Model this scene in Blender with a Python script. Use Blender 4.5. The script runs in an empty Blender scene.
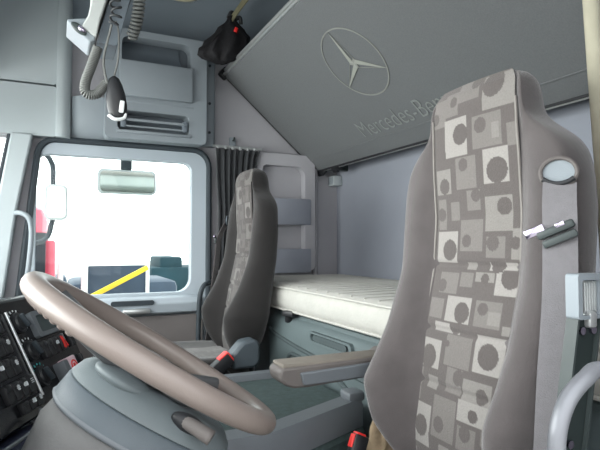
import bpy, bmesh, math, random
from math import sin, cos, pi, radians
from mathutils import Vector, Matrix
random.seed(7)
SC = bpy.context.scene
COL = SC.collection

# ------------------------------------------------------------------ materials
def lin(c):
    c = c/255.0
    return c/12.92 if c <= .04045 else ((c+.055)/1.055)**2.4
def rgb(r, g, b): return (lin(r), lin(g), lin(b), 1)

def mat(name, col, rough=.6, var=.08, scale=12, bump=0., bscale=200, metal=0., sheen=0., spec=.4, emit=None, coat=0.):
    m = bpy.data.materials.new(name); m.use_nodes = True
    nt = m.node_tree; N = nt.nodes; L = nt.links
    b = N['Principled BSDF']
    tc = N.new('ShaderNodeTexCoord')
    no = N.new('ShaderNodeTexNoise'); no.inputs['Scale'].default_value = scale; no.inputs['Detail'].default_value = 4
    L.new(tc.outputs['Object'], no.inputs['Vector'])
    mr = N.new('ShaderNodeMapRange'); mr.inputs[1].default_value = .25; mr.inputs[2].default_value = .75
    mr.inputs[3].default_value = 1-var; mr.inputs[4].default_value = 1+var
    L.new(no.outputs[0], mr.inputs[0])
    mx = N.new('ShaderNodeMix'); mx.data_type = 'RGBA'; mx.blend_type = 'MULTIPLY'; mx.inputs[0].default_value = 1
    mx.inputs[6].default_value = col
    cc = N.new('ShaderNodeCombineColor')
    for i in range(3): L.new(mr.outputs[0], cc.inputs[i])
    L.new(cc.outputs[0], mx.inputs[7])
    L.new(mx.outputs[2], b.inputs['Base Color'])
    b.inputs['Roughness'].default_value = rough
    b.inputs['Metallic'].default_value = metal
    b.inputs['Specular IOR Level'].default_value = spec
    b.inputs['Sheen Weight'].default_value = sheen
    b.inputs['Sheen Roughness'].default_value = .45
    b.inputs['Coat Weight'].default_value = coat
    if bump:
        n2 = N.new('ShaderNodeTexNoise'); n2.inputs['Scale'].default_value = bscale; n2.inputs['Detail'].default_value = 3
        L.new(tc.outputs['Object'], n2.inputs['Vector'])
        bp = N.new('ShaderNodeBump'); bp.inputs['Strength'].default_value = bump; bp.inputs['Distance'].default_value = .002
        L.new(n2.outputs[0], bp.inputs['Height']); L.new(bp.outputs[0], b.inputs['Normal'])
    if emit:
        b.inputs['Emission Color'].default_value = emit[0]; b.inputs['Emission Strength'].default_value = emit[1]
    return m

def attr_mat(name, rough=.9, sheen=.3):
    m = mat(name, (1, 1, 1, 1), rough, .1, 350, .35, 500, sheen=sheen)
    nt = m.node_tree
    a = nt.nodes.new('ShaderNodeAttribute'); a.attribute_name = 'weave'
    mx = [n for n in nt.nodes if n.type == 'MIX'][0]
    nt.links.new(a.outputs['Color'], mx.inputs[6])
    return m

def glass_mat(name, tint=(.93, .97, .96, 1), refl=.5):
    m = bpy.data.materials.new(name); m.use_nodes = True
    nt = m.node_tree; N = nt.nodes; L = nt.links; N.clear()
    o = N.new('ShaderNodeOutputMaterial'); t = N.new('ShaderNodeBsdfTransparent'); t.inputs[0].default_value = tint
    g = N.new('ShaderNodeBsdfGlossy'); g.inputs['Roughness'].default_value = .03
    f = N.new('ShaderNodeFresnel'); f.inputs[0].default_value = 1.3
    mx = N.new('ShaderNodeMixShader'); mm = N.new('ShaderNodeMath'); mm.operation = 'MULTIPLY'; mm.inputs[1].default_value = refl
    L.new(f.outputs[0], mm.inputs[0]); L.new(mm.outputs[0], mx.inputs[0]); L.new(t.outputs[0], mx.inputs[1]); L.new(g.outputs[0], mx.inputs[2])
    L.new(mx.outputs[0], o.inputs[0])
    return m

M = dict(
 pale=mat('pale_trim', rgb(176, 183, 186), .55, .03, 4, .15, 600),
 pale2=mat('pale_blue_trim', rgb(170, 179, 182), .5, .03, 4, .15, 600),
 grey=mat('cabinet_grey', rgb(134, 142, 148), .55, .04, 5, .15, 600),
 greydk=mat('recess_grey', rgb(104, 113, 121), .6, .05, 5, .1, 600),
 sidewall=mat('side_wall_felt', rgb(168, 167, 172), .9, .04, 6, .3, 700, sheen=.1),
 rearwall=mat('rear_wall_felt', rgb(143, 147, 157), .9, .04, 6, .3, 700, sheen=.1),
 ceil=mat('ceiling_felt', rgb(122, 132, 140), .95, .05, 6, .3, 600),
 doortrim=mat('door_plastic', rgb(172, 182, 190), .5, .03, 5, .1, 600),
 doorlow=mat('door_fabric', rgb(118, 113, 112), .9, .06, 10, .3, 500),
 rubber=mat('black_rubber', rgb(52, 60, 66), .6, .1, 10),
 black=mat('black_plastic', rgb(34, 35, 38), .45, .15, 20, .1, 500),
 gloss=mat('gloss_black', rgb(22, 23, 27), .25, .1, 20),
 navy=mat('navy_plastic', rgb(30, 36, 56), .4, .1, 20),
 bunk=mat('bunk_fabric', rgb(97, 100, 102), .85, .1, 260, .4, 500, sheen=.15),
 bunkedge=mat('bunk_edge', rgb(78, 82, 84), .8, .1, 60),
 alu=mat('aluminium', rgb(200, 203, 203), .35, .05, 20, metal=.75),
 chrome=mat('chrome', rgb(170, 162, 180), .15, .03, 20, metal=1),
 grab=mat('grab_rail_metal', rgb(110, 112, 117), .4, .05, 20, metal=.3),
 darksteel=mat('dark_painted_steel', rgb(44, 52, 52), .8, .08, 20, spec=.15),
 steel=mat('painted_steel', rgb(58, 66, 66), .45, .08, 20),
 silver=mat('silver_print', rgb(136, 138, 134), .6, .05, 40),
 silverhi=mat('silver_print_light', rgb(150, 153, 146), .6, .05, 40),
 letter=mat('grey_print', rgb(128, 132, 131), .7, .05, 40),
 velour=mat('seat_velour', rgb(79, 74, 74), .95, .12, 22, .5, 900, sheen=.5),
 velour_shaded=mat('seat_velour_far_shaded', rgb(38, 36, 36), .95, .12, 22, .5, 900, sheen=.3),  # same velour darkened; the far seat's shade is put into the colour
 weave=attr_mat('patterned_weave'),
 piping=mat('piping', rgb(128, 124, 120), .8, .1, 60),
 belt=mat('belt_webbing', rgb(122, 120, 123), .7, .06, 90, .5, 700, sheen=.2),
 wheel=mat('wheel_rim_plastic', rgb(116, 106, 101), .38, .06, 14, .12, 500, spec=.5),
 wheeld=mat('wheel_inner_plastic', rgb(78, 80, 82), .45, .06, 14),
 column=mat('column_plastic', rgb(92, 100, 103), .5, .07, 9, .2, 500),
 plasticd_shade=mat('dark_plastic_and_shade', rgb(74, 82, 88), .5, .1, 9, .2, 500),  # dark dash plastic; doubles as painted shade on the column shroud
 boot=mat('column_boot', rgb(100, 100, 100), .75, .15, 16, .3, 300),
 carpet=mat('tunnel_carpet', rgb(62, 76, 76), .98, .25, 70, 1.0, 700),
 tunnel=mat('tunnel_plastic', rgb(98, 103, 108), .5, .07, 12, .2, 400),
 box=mat('locker_plastic', rgb(92, 104, 106), .6, .06, 8, .3, 500),
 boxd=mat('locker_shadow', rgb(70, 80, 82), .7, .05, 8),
 arm=mat('armrest_plastic', rgb(98, 93, 91), .6, .08, 18, .2, 500),
 armtop=mat('armrest_pad', rgb(120, 114, 106), .8, .08, 18, .3, 500),
 mattress=mat('mattress_cover', rgb(180, 179, 173), .95, .05, 30, .9, 130, sheen=.1),
 red=mat('red_button', rgb(226, 52, 48), .45, .05, 20),
 redd=mat('red_paint', rgb(185, 78, 95), .4, .05, 5),
 pink=mat('park_button', rgb(226, 196, 204), .5, .05, 20),
 white=mat('white_plastic', rgb(222, 226, 226), .5, .04, 20),
 radio=mat('radio_case', rgb(176, 180, 178), .5, .05, 20),
 coil=mat('coiled_cord', rgb(92, 94, 92), .5, .1, 40),
 coild=mat('dark_coiled_cord', rgb(52, 54, 56), .5, .1, 40),
 bag=mat('mesh_bag', rgb(25, 24, 27), .8, .45, 130, .9, 250),
 strap=mat('olive_strap', rgb(120, 116, 92), .85, .15, 60, .3, 300),
 curtain=mat('grey_curtain', rgb(52, 54, 57), .9, .1, 30, .4, 400, sheen=.2),
 curtainp=mat('pale_curtain', rgb(176, 180, 184), .9, .06, 12, .3, 300, sheen=.1),
 beige=mat('beige_edge', rgb(168, 164, 146), .85, .06, 30, .3, 300),
 floor=mat('rubber_floor', rgb(60, 62, 62), .9, .15, 20, .3, 200),
 cloth=mat('brown_rag', rgb(150, 132, 108), .95, .35, 40, .8, 150),
 concrete=mat('yard_concrete', rgb(170, 170, 165), .95, .1, 1.5, .3, 20),
 vehblue=mat('vehicle_blue_grey', rgb(42, 58, 74), .6, .2, 2),
 vehwhite=mat('vehicle_white', rgb(200, 205, 205), .5, .05, 2),
 teal=mat('dark_teal_wall', rgb(20, 50, 58), .8, .3, 1.2),
 yellow=mat('yellow_paint', rgb(205, 180, 40), .6, .1, 6),
 mirror=mat('mirror_glass', rgb(225, 228, 215), .12, .06, 8, metal=.9),
 lamp=mat('lamp_lens', rgb(215, 208, 180), .4, .2, 60, .8, 120),
 glass=glass_mat('clear_glass'),
 darkwin=mat('dark_vehicle_glass', rgb(25, 30, 36), .15, .1, 3),
 print_white=mat('white_symbol', rgb(210, 215, 218), .6, .02, 20),
 teald=mat('teal_symbol', rgb(60, 170, 170), .6, .02, 20),
 display=mat('display_green_grey', rgb(70, 82, 84), .25, .08, 20),
)

# ------------------------------------------------------------------ mesh helpers
def catmull(P, n=8):
    P = [Vector(p) for p in P]
    Q = [P[0]*2-P[1]]+P+[P[-1]*2-P[-2]]
    out = []
    for i in range(1, len(Q)-2):
        a, b, c, d = Q[i-1:i+3]
        for k in range(n):
            t = k/n
            out.append(.5*((2*b)+(c-a)*t+(2*a-5*b+4*c-d)*t*t+(3*b-a-3*c+d)*t**3))
    out.append(P[-1])
    return out

class MB:
    def __init__(s): s.bm = bmesh.new()
    def box(s, c, size, bev=0., rot=None, seg=2, axes=None):
        t = bmesh.new(); bmesh.ops.create_cube(t, size=1)
        for v in t.verts: v.co = Vector((v.co.x*size[0], v.co.y*size[1], v.co.z*size[2]))
        if bev: bmesh.ops.bevel(t, geom=t.edges[:], offset=bev, segments=seg, affect='EDGES', profile=.5)
        Mx = Matrix.Identity(3)
        if rot: Mx = Matrix.Rotation(rot[2], 3, 'Z') @ Matrix.Rotation(rot[1], 3, 'Y') @ Matrix.Rotation(rot[0], 3, 'X')
        if axes: Mx = Matrix((axes[0], axes[1], axes[2])).transposed()
        c = Vector(c)
        for v in t.verts: v.co = Mx @ v.co + c
        s.merge(t); return s
    def merge(s, t):
        me = bpy.data.meshes.new('t'); t.to_mesh(me); t.free(); s.bm.from_mesh(me); bpy.data.meshes.remove(me)
    def loft(s, rings, cap=True, closed=True, loop=False):
        vs = [[s.bm.verts.new(p) for p in r] for r in rings]
        n = len(vs[0])
        R = range(len(vs) if loop else len(vs)-1)
        for i in R:
            a, b = vs[i], vs[(i+1) % len(vs)]
            for j in range(n if closed else n-1):
                k = (j+1) % n
                s.bm.faces.new((a[j], a[k], b[k], b[j]))
        if cap and closed and not loop:
            s.bm.faces.new(list(reversed(vs[0]))); s.bm.faces.new(vs[-1])
        return s
    def tube(s, P, r, n=10, smooth=0, cap=True, loop=False, flat=None):
        if smooth: P = catmull(P, smooth)
        P = [Vector(p) for p in P]; m = len(P)
        if not hasattr(r, '__len__'): rr = [r]*m
        else: rr = [r[min(len(r)-1, int(i*(len(r)-1)/(m-1)))]*(1-((i*(len(r)-1)/(m-1)) % 1)) + r[min(len(r)-1, int(i*(len(r)-1)/(m-1))+1)]*((i*(len(r)-1)/(m-1)) % 1) for i in range(m)]
        def tan(i):
            if loop: return (P[(i+1) % m]-P[(i-1) % m]).normalized()
            return (P[min(i+1, m-1)]-P[max(i-1, 0)]).normalized()
        t0 = tan(0); u = t0.orthogonal().normalized()
        if flat: u = (Vector(flat)-t0*Vector(flat).dot(t0)).normalized()
        rings = []
        for i in range(m):
            t = tan(i); u = (u-t*u.dot(t)).normalized(); w = t.cross(u)
            rings.append([P[i]+(u*cos(2*pi*j/n)+w*sin(2*pi*j/n))*rr[i] for j in range(n)])
        return s.loft(rings, cap, True, loop)
    def ribbon(s, P, side, wid, th=.0015, smooth=8):
        P = catmull(P, smooth); side = Vector(side).normalized(); m = len(P); rings = []
        for i in range(m):
            t = (P[min(i+1, m-1)]-P[max(i-1, 0)]).normalized()
            sd = (side-t*side.dot(t)).normalized(); nn = t.cross(sd)
            rings.append([P[i]+sd*wid/2+nn*th, P[i]-sd*wid/2+nn*th, P[i]-sd*wid/2-nn*th, P[i]+sd*wid/2-nn*th])
        return s.loft(rings)
    def cyl(s, a, b, r, r2=None, n=20):
        a, b = Vector(a), Vector(b); t = (b-a).normalized(); u = t.orthogonal().normalized(); w = t.cross(u)
        r2 = r if r2 is None else r2
        return s.loft([[a+(u*cos(2*pi*j/n)+w*sin(2*pi*j/n))*r for j in range(n)], [b+(u*cos(2*pi*j/n)+w*sin(2*pi*j/n))*r2 for j in range(n)]])
    def plate(s, loops, th, fn):
        """flat plate with holes: loops of 2D points, extruded by th, mapped by fn(a,b,c)"""
        cu = bpy.data.curves.new('c', 'CURVE'); cu.dimensions = '2D'; cu.fill_mode = 'BOTH'; cu.extrude = th/2
        for lp in loops:
            sp = cu.splines.new('POLY'); sp.points.add(len(lp)-1); sp.use_cyclic_u = True
            for i, p in enumerate(lp): sp.points[i].co = (p[0], p[1], 0, 1)
        ob = bpy.data.objects.new('c', cu); COL.objects.link(ob)
        me = bpy.data.meshes.new_from_object(ob.evaluated_get(bpy.context.evaluated_depsgraph_get()))
        bpy.data.objects.remove(ob); bpy.data.curves.remove(cu)
        t = bmesh.new(); t.from_mesh(me); bpy.data.meshes.remove(me)
        bmesh.ops.remove_doubles(t, verts=t.verts[:], dist=1e-5)
        for v in t.verts: v.co = Vector(fn(v.co.x, v.co.y, v.co.z))
        s.merge(t); return s
    def ell(s, c, r, seg=20, rot=None, axes=None):
        t = bmesh.new(); bmesh.ops.create_uvsphere(t, u_segments=seg, v_segments=seg//2, radius=1)
        Mx = Matrix((axes[0], axes[1], axes[2])).transposed() if axes else (Matrix.Rotation(rot[2], 3, 'Z') @ Matrix.Rotation(rot[1], 3, 'Y') @ Matrix.Rotation(rot[0], 3, 'X') if rot else Matrix.Identity(3))
        for v in t.verts: v.co = Mx @ Vector((v.co.x*r[0], v.co.y*r[1], v.co.z*r[2]))+Vector(c)
        s.merge(t); return s
    def build(s, name, m, parent=None, smooth=40, sub=0, bev=0):
        bmesh.ops.recalc_face_normals(s.bm, faces=s.bm.faces[:])
        me = bpy.data.meshes.new(name); s.bm.to_mesh(me); s.bm.free()
        me.materials.append(M[m] if isinstance(m, str) else m)
        o = bpy.data.objects.new(name, me); COL.objects.link(o)
        for p in me.polygons: p.use_smooth = smooth > 0
        if smooth > 0 and smooth < 180 and not sub: me.set_sharp_from_angle(angle=radians(smooth))
        if bev:
            md = o.modifiers.new('b', 'BEVEL'); md.width = bev; md.segments = 2; md.limit_method = 'ANGLE'
        if sub:
            md = o.modifiers.new('s', 'SUBSURF'); md.levels = sub; md.render_levels = sub
        if parent:
            o.parent = parent; o.matrix_parent_inverse = Matrix.Translation(-parent.location) if True else o.matrix_parent_inverse
            if parent.parent: o.matrix_parent_inverse = Matrix.Identity(4)
        return o

def rr(x0, x1, y0, y1, r, n=6):
    rs = r if hasattr(r, '__len__') else [r]*4
    out = []
    for (cx, cy, a0, q) in ((x1-rs[0], y1-rs[0], 0, rs[0]), (x0+rs[1], y1-rs[1], 90, rs[1]), (x0+rs[2], y0+rs[2], 180, rs[2]), (x1-rs[3], y0+rs[3], 270, rs[3])):
        for k in range(n+1):
            a = radians(a0+90*k/n); out.append((cx+q*cos(a), cy+q*sin(a)))
    return out
def oval(cx, cy, rx, ry, n=32): return [(cx+rx*cos(2*pi*k/n), cy+ry*sin(2*pi*k/n)) for k in range(n)]

def thing(name, label, cat, loc=(0, 0, 0), group=None):
    o = bpy.data.objects.new(name, None); o.empty_display_size = .05; COL.objects.link(o)
    o.location = loc; o['label'] = label; o['category'] = cat
    if group: o['group'] = group
    return o
def tag(o, label, cat, group=None):
    o['label'] = label; o['category'] = cat
    if group: o['group'] = group
    return o
def struct(o): o['kind'] = 'structure'; return o
def copy_tree(o, parent=None):
    c = o.copy(); COL.objects.link(c)
    if parent: c.parent = parent
    for ch in list(o.children): copy_tree(ch, c)
    return c
wallY = lambda Y: (lambda a, b, c: (a, Y+c, b))      # plate in the XZ plane at depth Y
wallX = lambda X: (lambda a, b, c: (X+c, a, b))      # plate in the YZ plane

# ================================================================== CAB SHELL
# X runs towards the rear of the cab, Y across from the driver's door to the far door, Z up
YN, YF = .25, 2.30          # near and far side walls
XF, XR = -.55, 1.28         # windscreen and rear wall
ZC = 2.14

b = MB(); b.box(((XF+XR)/2, (YN+YF)/2, -.03), (XR-XF+.1, YF-YN+.1, .06)); struct(b.build('floor', 'floor', smooth=0))
# ceiling with a coved edge over the far wall
pr = [(YN, ZC), (2.02, ZC)] + [(2.02+.28*sin(a), ZC-.26+.26*cos(a)) for a in [radians(k*9) for k in range(1, 11)]]
b = MB()
up_ = [(y, z) for y, z in pr]+[(y+.0 if i < 2 else y+.03, z+.03) for i, (y, z) in reversed(list(enumerate(pr)))]
b.loft([[(x, y, z) for y, z in up_] for x in (XF, XR+.02)])
struct(b.build('ceiling', 'ceil'))
# far side wall with door opening
outer = [(-.160, 1.42), (-.262, .86), (XF, .86), (XF, 0), (XR, 0), (XR, 1.885), (XF, 1.885), (XF, 1.42)]
slant = lambda P: [(x+(.10*(max(z, .80)-.80)/.6-.018 if x < .1 else 0), z) for x, z in P]
doorhole = slant(rr(-.155, .618, .36, 1.425, [.07, .05, .05, .1]))
b = MB(); b.plate([outer, doorhole], .03, wallY(YF+.015)); struct(b.build('wall_right', 'sidewall', smooth=0))
b = MB(); b.plate([[(YN, 0), (YF, 0), (YF, ZC), (YN, ZC)]], .03, wallX(XR+.015)); struct(b.build('wall_rear', 'rearwall', smooth=0))
# near side wall behind the open driver's door, and its front pillar
b = MB()
b.plate([[(.47, 0), (XR, 0), (XR, ZC), (XF, ZC), (XF, 1.58), (.40, 1.58), (.47, 1.4)]], .03, wallY(YN-.015))
b.plate([[(XF, 0), (-.28, 0), (-.28, .86), (XF, .86)]], .03, wallY(YN-.015))
b.plate([[(-.28, .86), (-.22, .86), (-.10, 1.58), (-.16, 1.58)]], .03, wallY(YN-.015))
struct(b.build('wall_left', 'sidewall', smooth=0))
# front wall under and over the windscreen
b = MB(); b.plate([[(YN, 0), (YF, 0), (YF, .86), (YN, .86)]], .03, wallX(XF-.015))
b.plate([[(YN, 1.5), (YF, 1.5), (YF, ZC), (YN, ZC)]], .03, wallX(XF-.015)); struct(b.build('wall_front', 'pale', smooth=0))
# windscreen: flat across, wrapped round at the far corner
def wsp(t, x, y): return (x-.10*(1-t), y, .86+t*.64)
pth = [(-.46, YN+.02), (-.47, .6), (-.47, 1.2), (-.46, 1.9), (-.40, 2.16), (-.27, 2.29), (-.165, 2.31)]
pth = [tuple(p)[:2] for p in catmull([(a, c, 0) for a, c in pth], 4)]
b = MB()
for t0, t1 in ((0, .5), (.5, 1)):
    vs = [[b.bm.verts.new(wsp(t, *p)) for p in pth] for t in (t0, t1)]
    for i in range(len(pth)-1): b.bm.faces.new((vs[0][i], vs[0][i+1], vs[1][i+1], vs[1][i]))
struct(b.build('window_1', 'glass'))
b = MB(); b.tube([wsp(-.01, *p) for p in pth], .012, 8); b.tube([wsp(.93, *p) for p in pth], .014, 8)
struct(b.build('trim_1', 'rubber'))
# far A-pillar: slanted, between windscreen and door
def quad_box(b, pts, y0, y1):
    b.loft([[(x, y0, z) for x, z in pts], [(x, y1, z) for x, z in pts]])
b = MB(); quad_box(b, [(-.090, 1.43), (-.165, 1.43), (-.262, .80), (-.178, .80), (-.142, 1.12)], 2.235, 2.30)
struct(b.build('trim_2', 'pale2', bev=.008))
b = MB(); b.tube([(-.170, 2.26, 1.43), (-.192, 2.26, 1.30), (-.267, 2.26, .82)], .008, 8)
struct(b.build('trim_3', 'rubber'))

# ---- far door: structure with window
d = MB()
dout = slant(rr(-.145, .608, .37, 1.415, [.07, .05, .05, .1]))
win = rr(-.078, .536, .795, 1.362, [.04, .045, .03, .06])
d.plate([dout, win], .05, wallY(2.30)); door = d.build('door_1', 'doortrim', smooth=30, bev=.006); struct(door)
g = MB(); g.tube([(a, 2.272, c) for a, c in slant(rr(-.150, .612, .37, 1.42, [.075, .055, .05, .1]))], .013, 8, loop=True)
g.build('door_seal', 'rubber', door)
g = MB(); g.tube([(a, 2.285, c) for a, c in rr(-.085, .543, .788, 1.369, [.045, .05, .03, .065])], .010, 8, loop=True)
g.build('window_seal', 'doortrim', door)
g = MB(); g.plate([rr(-.085, .545, .785, 1.37, .03)], .004, wallY(2.312)); struct(g.build('window_2', 'glass', smooth=0))
# lower door trim: fabric panel, arm shelf with pull, release handle
g = MB(); g.plate([rr(-.12, .585, .40, .70, .04)], .02, wallY(2.268)); g.build('door_panel', 'doorlow', door, bev=.005)
g = MB(); g.loft([[(x, y, z) for y, z in ((2.275, .785), (2.235, .778), (2.222, .755), (2.235, .715), (2.275, .70))] for x in (-.10, .1, .40, .45, .5, .56)])
g.build('arm_shelf', 'doortrim', door, bev=.004)
g = MB(); g.plate([rr(.20, .37, .752, .772, .0098)], .012, wallY(2.222)); g.build('pull_recess', 'rubber', door)
g = MB(); g.box((.30, 2.222, .728), (.11, .018, .022), .008); g.build('release_handle', 'alu', door)

# ---- front end of the far side: pale overhead panels
b = MB(); b.plate([rr(XF+.02, -.012, 1.632, 2.06, .008)], .05, wallY(2.272))
b.plate([rr(XF+.02, -.012, 1.425, 1.624, .008)], .05, wallY(2.272)); struct(b.build('trim_4', 'pale2', bev=.006))
# curved pale strip and ramp between panels and shelf unit
b = MB()
b.loft([[(x, y, z) for x, y in ((-.012, 2.30), (-.012, 2.235), (.012, 2.225), (.04, 2.245), (.045, 2.30))] for z in (1.425, 1.885, 2.0)])
struct(b.build('trim_6', 'pale2', smooth=60))
b = MB()   # hollow with curved ramp
b.loft([[(x, 2.29-.07*sin(t*pi/2)*(1 if x > .06 else .5), 1.425+.17*(1-cos(t*pi/2)*1)) for t in [0, .2, .4, .6, .8, 1]]+[(x, 2.30, 1.60), (x, 2.30, 1.425)] for x in (.045, .08, .18)])
struct(b.build('trim_7', 'grey', smooth=60))
# header over the windscreen (near part, holds the radio)
b = MB(); b.box((-.18, .85, 1.66), (.66, 1.0, .06), .015); header = b.build('trim_8', 'pale2'); struct(header)
b = MB(); b.box((-.42, 1.82, 1.62), (.24, .92, .05), .015); struct(b.build('trim_10', 'pale2'))

# ---- overhead shelf unit over the far door
sh = thing('overhead_shelf_unit', 'grey moulded overhead storage unit with open pocket above the far door', 'shelf', (.37, 2.28, 1.43))
f = MB()
face = rr(.165, .575, 1.428, 1.878, .02)
f.plate([face, rr(.225, .505, 1.752, 1.850, [.03, .03, .004, .004]), rr(.212, .500, 1.462, 1.545, .02)], .07, wallY(2.215))
f.build('frame', 'grey', sh, bev=.008)
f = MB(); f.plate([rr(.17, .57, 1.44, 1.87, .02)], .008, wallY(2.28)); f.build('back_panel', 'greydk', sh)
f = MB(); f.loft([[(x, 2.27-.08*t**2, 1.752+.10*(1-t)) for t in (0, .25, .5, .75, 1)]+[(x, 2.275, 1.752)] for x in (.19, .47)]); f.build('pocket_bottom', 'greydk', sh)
f = MB(); f.box((.363, 2.168, 1.672), (.295, .022, .145), .006); f.build('front_lip', 'grey', sh)
f = MB(); f.box((.365, 2.185, 1.582), (.31, .012, .012), .004); f.box((.358, 2.178, 1.458), (.30, .012, .012), .004); f.build('ledge', 'grey', sh)
f = MB(); f.cyl((.245, 2.182, 1.508), (.475, 2.182, 1.508), .006); f.cyl((.245, 2.182, 1.482), (.475, 2.182, 1.482), .004); f.build('retaining_rail', 'grey', sh)
for x in (.235, .482):
    f = MB(); f.box((x, 2.186, 1.497), (.022, .02, .045), .005); f.cyl((x, 2.178, 1.505), (x, 2.168, 1.505), .007); f.build('rail_bracket', 'greydk', sh)
# ceiling lamp on the cove
lp = thing('ceiling_lamp', 'oval clear ceiling lamp over the far shelf unit', 'lamp', (.46, 2.22, 2.09))
ax = (Vector((1, 0, 0)), Vector((0, .8, -.6)), Vector((0, .6, .8)))
f = MB(); f.ell((.46, 2.185, 2.080), (.085, .045, .018), 24, axes=ax); f.build('lens', 'lamp', lp)
f = MB(); f.ell((.46, 2.195, 2.086), (.10, .055, .012), 24, axes=ax); f.build('lamp_base', 'alu', lp)

# ---- B-pillar post strip beside the door
b = MB(); b.loft([[(x, y, z) for x, y in ((.575, 2.30), (.578, 2.262), (.59, 2.252), (.625, 2.252), (.634, 2.262), (.636, 2.30))] for z in (1.44, 1.83)])
post = struct(b.build('trim_9', 'grey', smooth=50))
for z in (1.80, 1.63, 1.50):
    f = MB(); f.cyl((.607, 2.253, z), (.607, 2.248, z), .006); f.build('screw', 'rubber', post)
# hook plate on the side wall
hk = thing('coat_hook', 'small grey hook plate on the pale side wall beside the folded bunk', 'hook', (.727, 2.3, 1.47))
f = MB(); f.box((.727, 2.293, 1.475), (.032, .012, .042), .004); f.build('plate', 'grey', hk)
f = MB(); f.tube([(.727, 2.288, 1.482), (.727, 2.268, 1.478), (.727, 2.262, 1.492)], .004, 8); f.build('hook', 'steel', hk)

# ---- storage niche in the far side wall behind the passenger seat
nc = thing('wall_storage_niche', 'tall pale side-wall niche with two pocket fronts beyond the white mattress', 'shelf', (1.03, 2.28, .87))
f = MB(); f.plate([rr(.80, 1.13, .88, 1.43, .02), rr(.86, 1.078, .90, 1.375, [.05, .02, .02, .02])], .05, wallY(2.272)); f.build('frame', 'sidewall', nc, bev=.008)
f = MB(); f.plate([[(.82, .89), (1.12, .89), (1.12, 1.41), (.82, 1.41)]], .004, wallY(2.296)); f.build('back_panel', 'sidewall', nc)
for z in (1.158, .925):
    f = MB(); f.box((.978, 2.252, z), (.262, .018, .125 if z > 1 else .115), .005); f.build('pocket_front', 'rearwall', nc)
b = MB(); b.loft([[(x, y, z) for x, y in ((1.138, 2.30), (1.140, 2.272), (1.150, 2.266), (1.158, 2.275), (1.162, 2.30))] for z in (.85, 1.44)])
struct(b.build('trim_11', 'sidewall', smooth=50))
# horizontal moulded ledge above the niche
b = MB(); b.loft([[(x, y, z) for y, z in ((2.30, 1.445), (2.285, 1.44), (2.27, 1.425), (2.275, 1.405), (2.30, 1.40))] for x in (.82, 1.165)])
struct(b.build('trim_12', 'sidewall', smooth=50))

# ================================================================== UPPER BUNK (folded up)
T = Vector((.678, 0, 1.784)); H = Vector((1.165, 0, 1.360)); upv = (T-H).normalized(); nv = Vector((0, -1, 0)).cross(upv); nv.normalize()
if nv.x > 0: nv = -nv
BL = (T-H).length; Y0 = 2.285; Y1 = .34
def bp(a, q, c=0): return H+Vector((0, 2.3-a, 0))+upv*q+nv*c     # a: along towards the near side, q: up the slope, c: out of the underside
ub = thing('folding_bunk', 'upper bunk folded up on the rear wall, dark grey fabric underside facing down', 'bunk', tuple(bp(1, 0)))
f = MB()
f.loft([[bp(a, q, c) for q, c in ((0, 0), (.03, .004), (.06, .002), (BL-.02, .002), (BL-.004, -.004), (BL, -.015), (BL, -.03), (BL-.02, -.045), (.02, -.045), (0, -.03))] for a in (.015, .03, 1.0, 1.675, 1.68)])
f.build('bunk_base', 'bunk', ub, smooth=50)
f = MB(); f.tube([bp(.012, BL-.005, -.004), bp(1.0, BL-.005, -.004), bp(1.68, BL-.005, -.004)], .0075, 10); f.tube([bp(.012, BL+.004, -.02), bp(1.68, BL+.004, -.02)], .008, 10); f.build('edge_rail', 'alu', ub)
f = MB(); f.box(bp(.006, BL-.004, -.012), (.03, .045, .055), .01, axes=(Vector((0, 1, 0)), upv, nv)); f.build('end_cap', 'black', ub)
f = MB(); f.tube([bp(.014, BL-.03, .001), bp(.014, .02, .001)], .0045, 8); f.tube([bp(.014, .006, .001), bp(1.68, .006, .001)], .0045, 8); f.build('edge_piping', 'black', ub)
f = MB(); f.box(bp(.85, -.004, -.004), (1.65, .006, .004), .001, axes=(Vector((0, -1, 0)), upv, nv)); f.build('hinge_rail', 'alu', ub)
f = MB(); f.tube([bp(.03, .075, .003), bp(1.67, .075, .003)], .0022, 6); f.build('seam', 'bunk', ub)
for a in (.04, .19, 1.60):
    f = MB(); f.box(bp(a, -.008, -.006), (.06, .028, .028), .008, axes=(Vector((0, -1, 0)), upv, nv)); f.cyl(bp(a-.02, -.014, .006), bp(a+.02, -.014, .006), .008); f.build('hinge', 'black', ub)
for a in (.10, 1.58):
    f = MB(); f.box(((1.165+1.28)/2, 2.3-a, 1.375), (.13, .03, .03), .004); f.build('wall_bracket', 'steel', ub)
# printed emblem: ring and three-pointed star
ec, er = (.837, .372), .136
def up2(a, q, c): return bp(a, q, .004+c)
f = MB(); f.plate([oval(ec[0], ec[1], er, er, 72), oval(ec[0], ec[1], er-.0048, er-.0048, 72)], .0015, up2)
em = f.build('emblem_ring', 'silver', ub, smooth=0)
def starpts(s):
    light, dark = [], []
    for k in range(3):
        A = radians(90+120*k); tip = (ec[0]+s*(er-.004)*cos(A), ec[1]+(er-.004)*sin(A))
        for sg, lst in ((1, light), (-1, dark)):
            B = A+sg*radians(60); base = (ec[0]+.019*cos(B), ec[1]+.019*sin(B))
            lst.append([ec, tip, base])
    return light, dark
lt, dk = starpts(1)
f = MB()
for t3 in lt: f.plate([t3], .0015, lambda a, q, c: up2(a, q, c+.001))
f.build('emblem_star', 'silverhi', em, smooth=0)
f = MB()
for t3 in dk:
    i = [tuple(Vector(p)+(Vector(sum((Vector(q) for q in t3), Vector((0, 0)))/3)-Vector(p))*.22) for p in t3]
    f.plate([t3, i], .0015, lambda a, q, c: up2(a, q, c+.001))
f.build('emblem_star_shade', 'silver', em, smooth=0)
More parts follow.
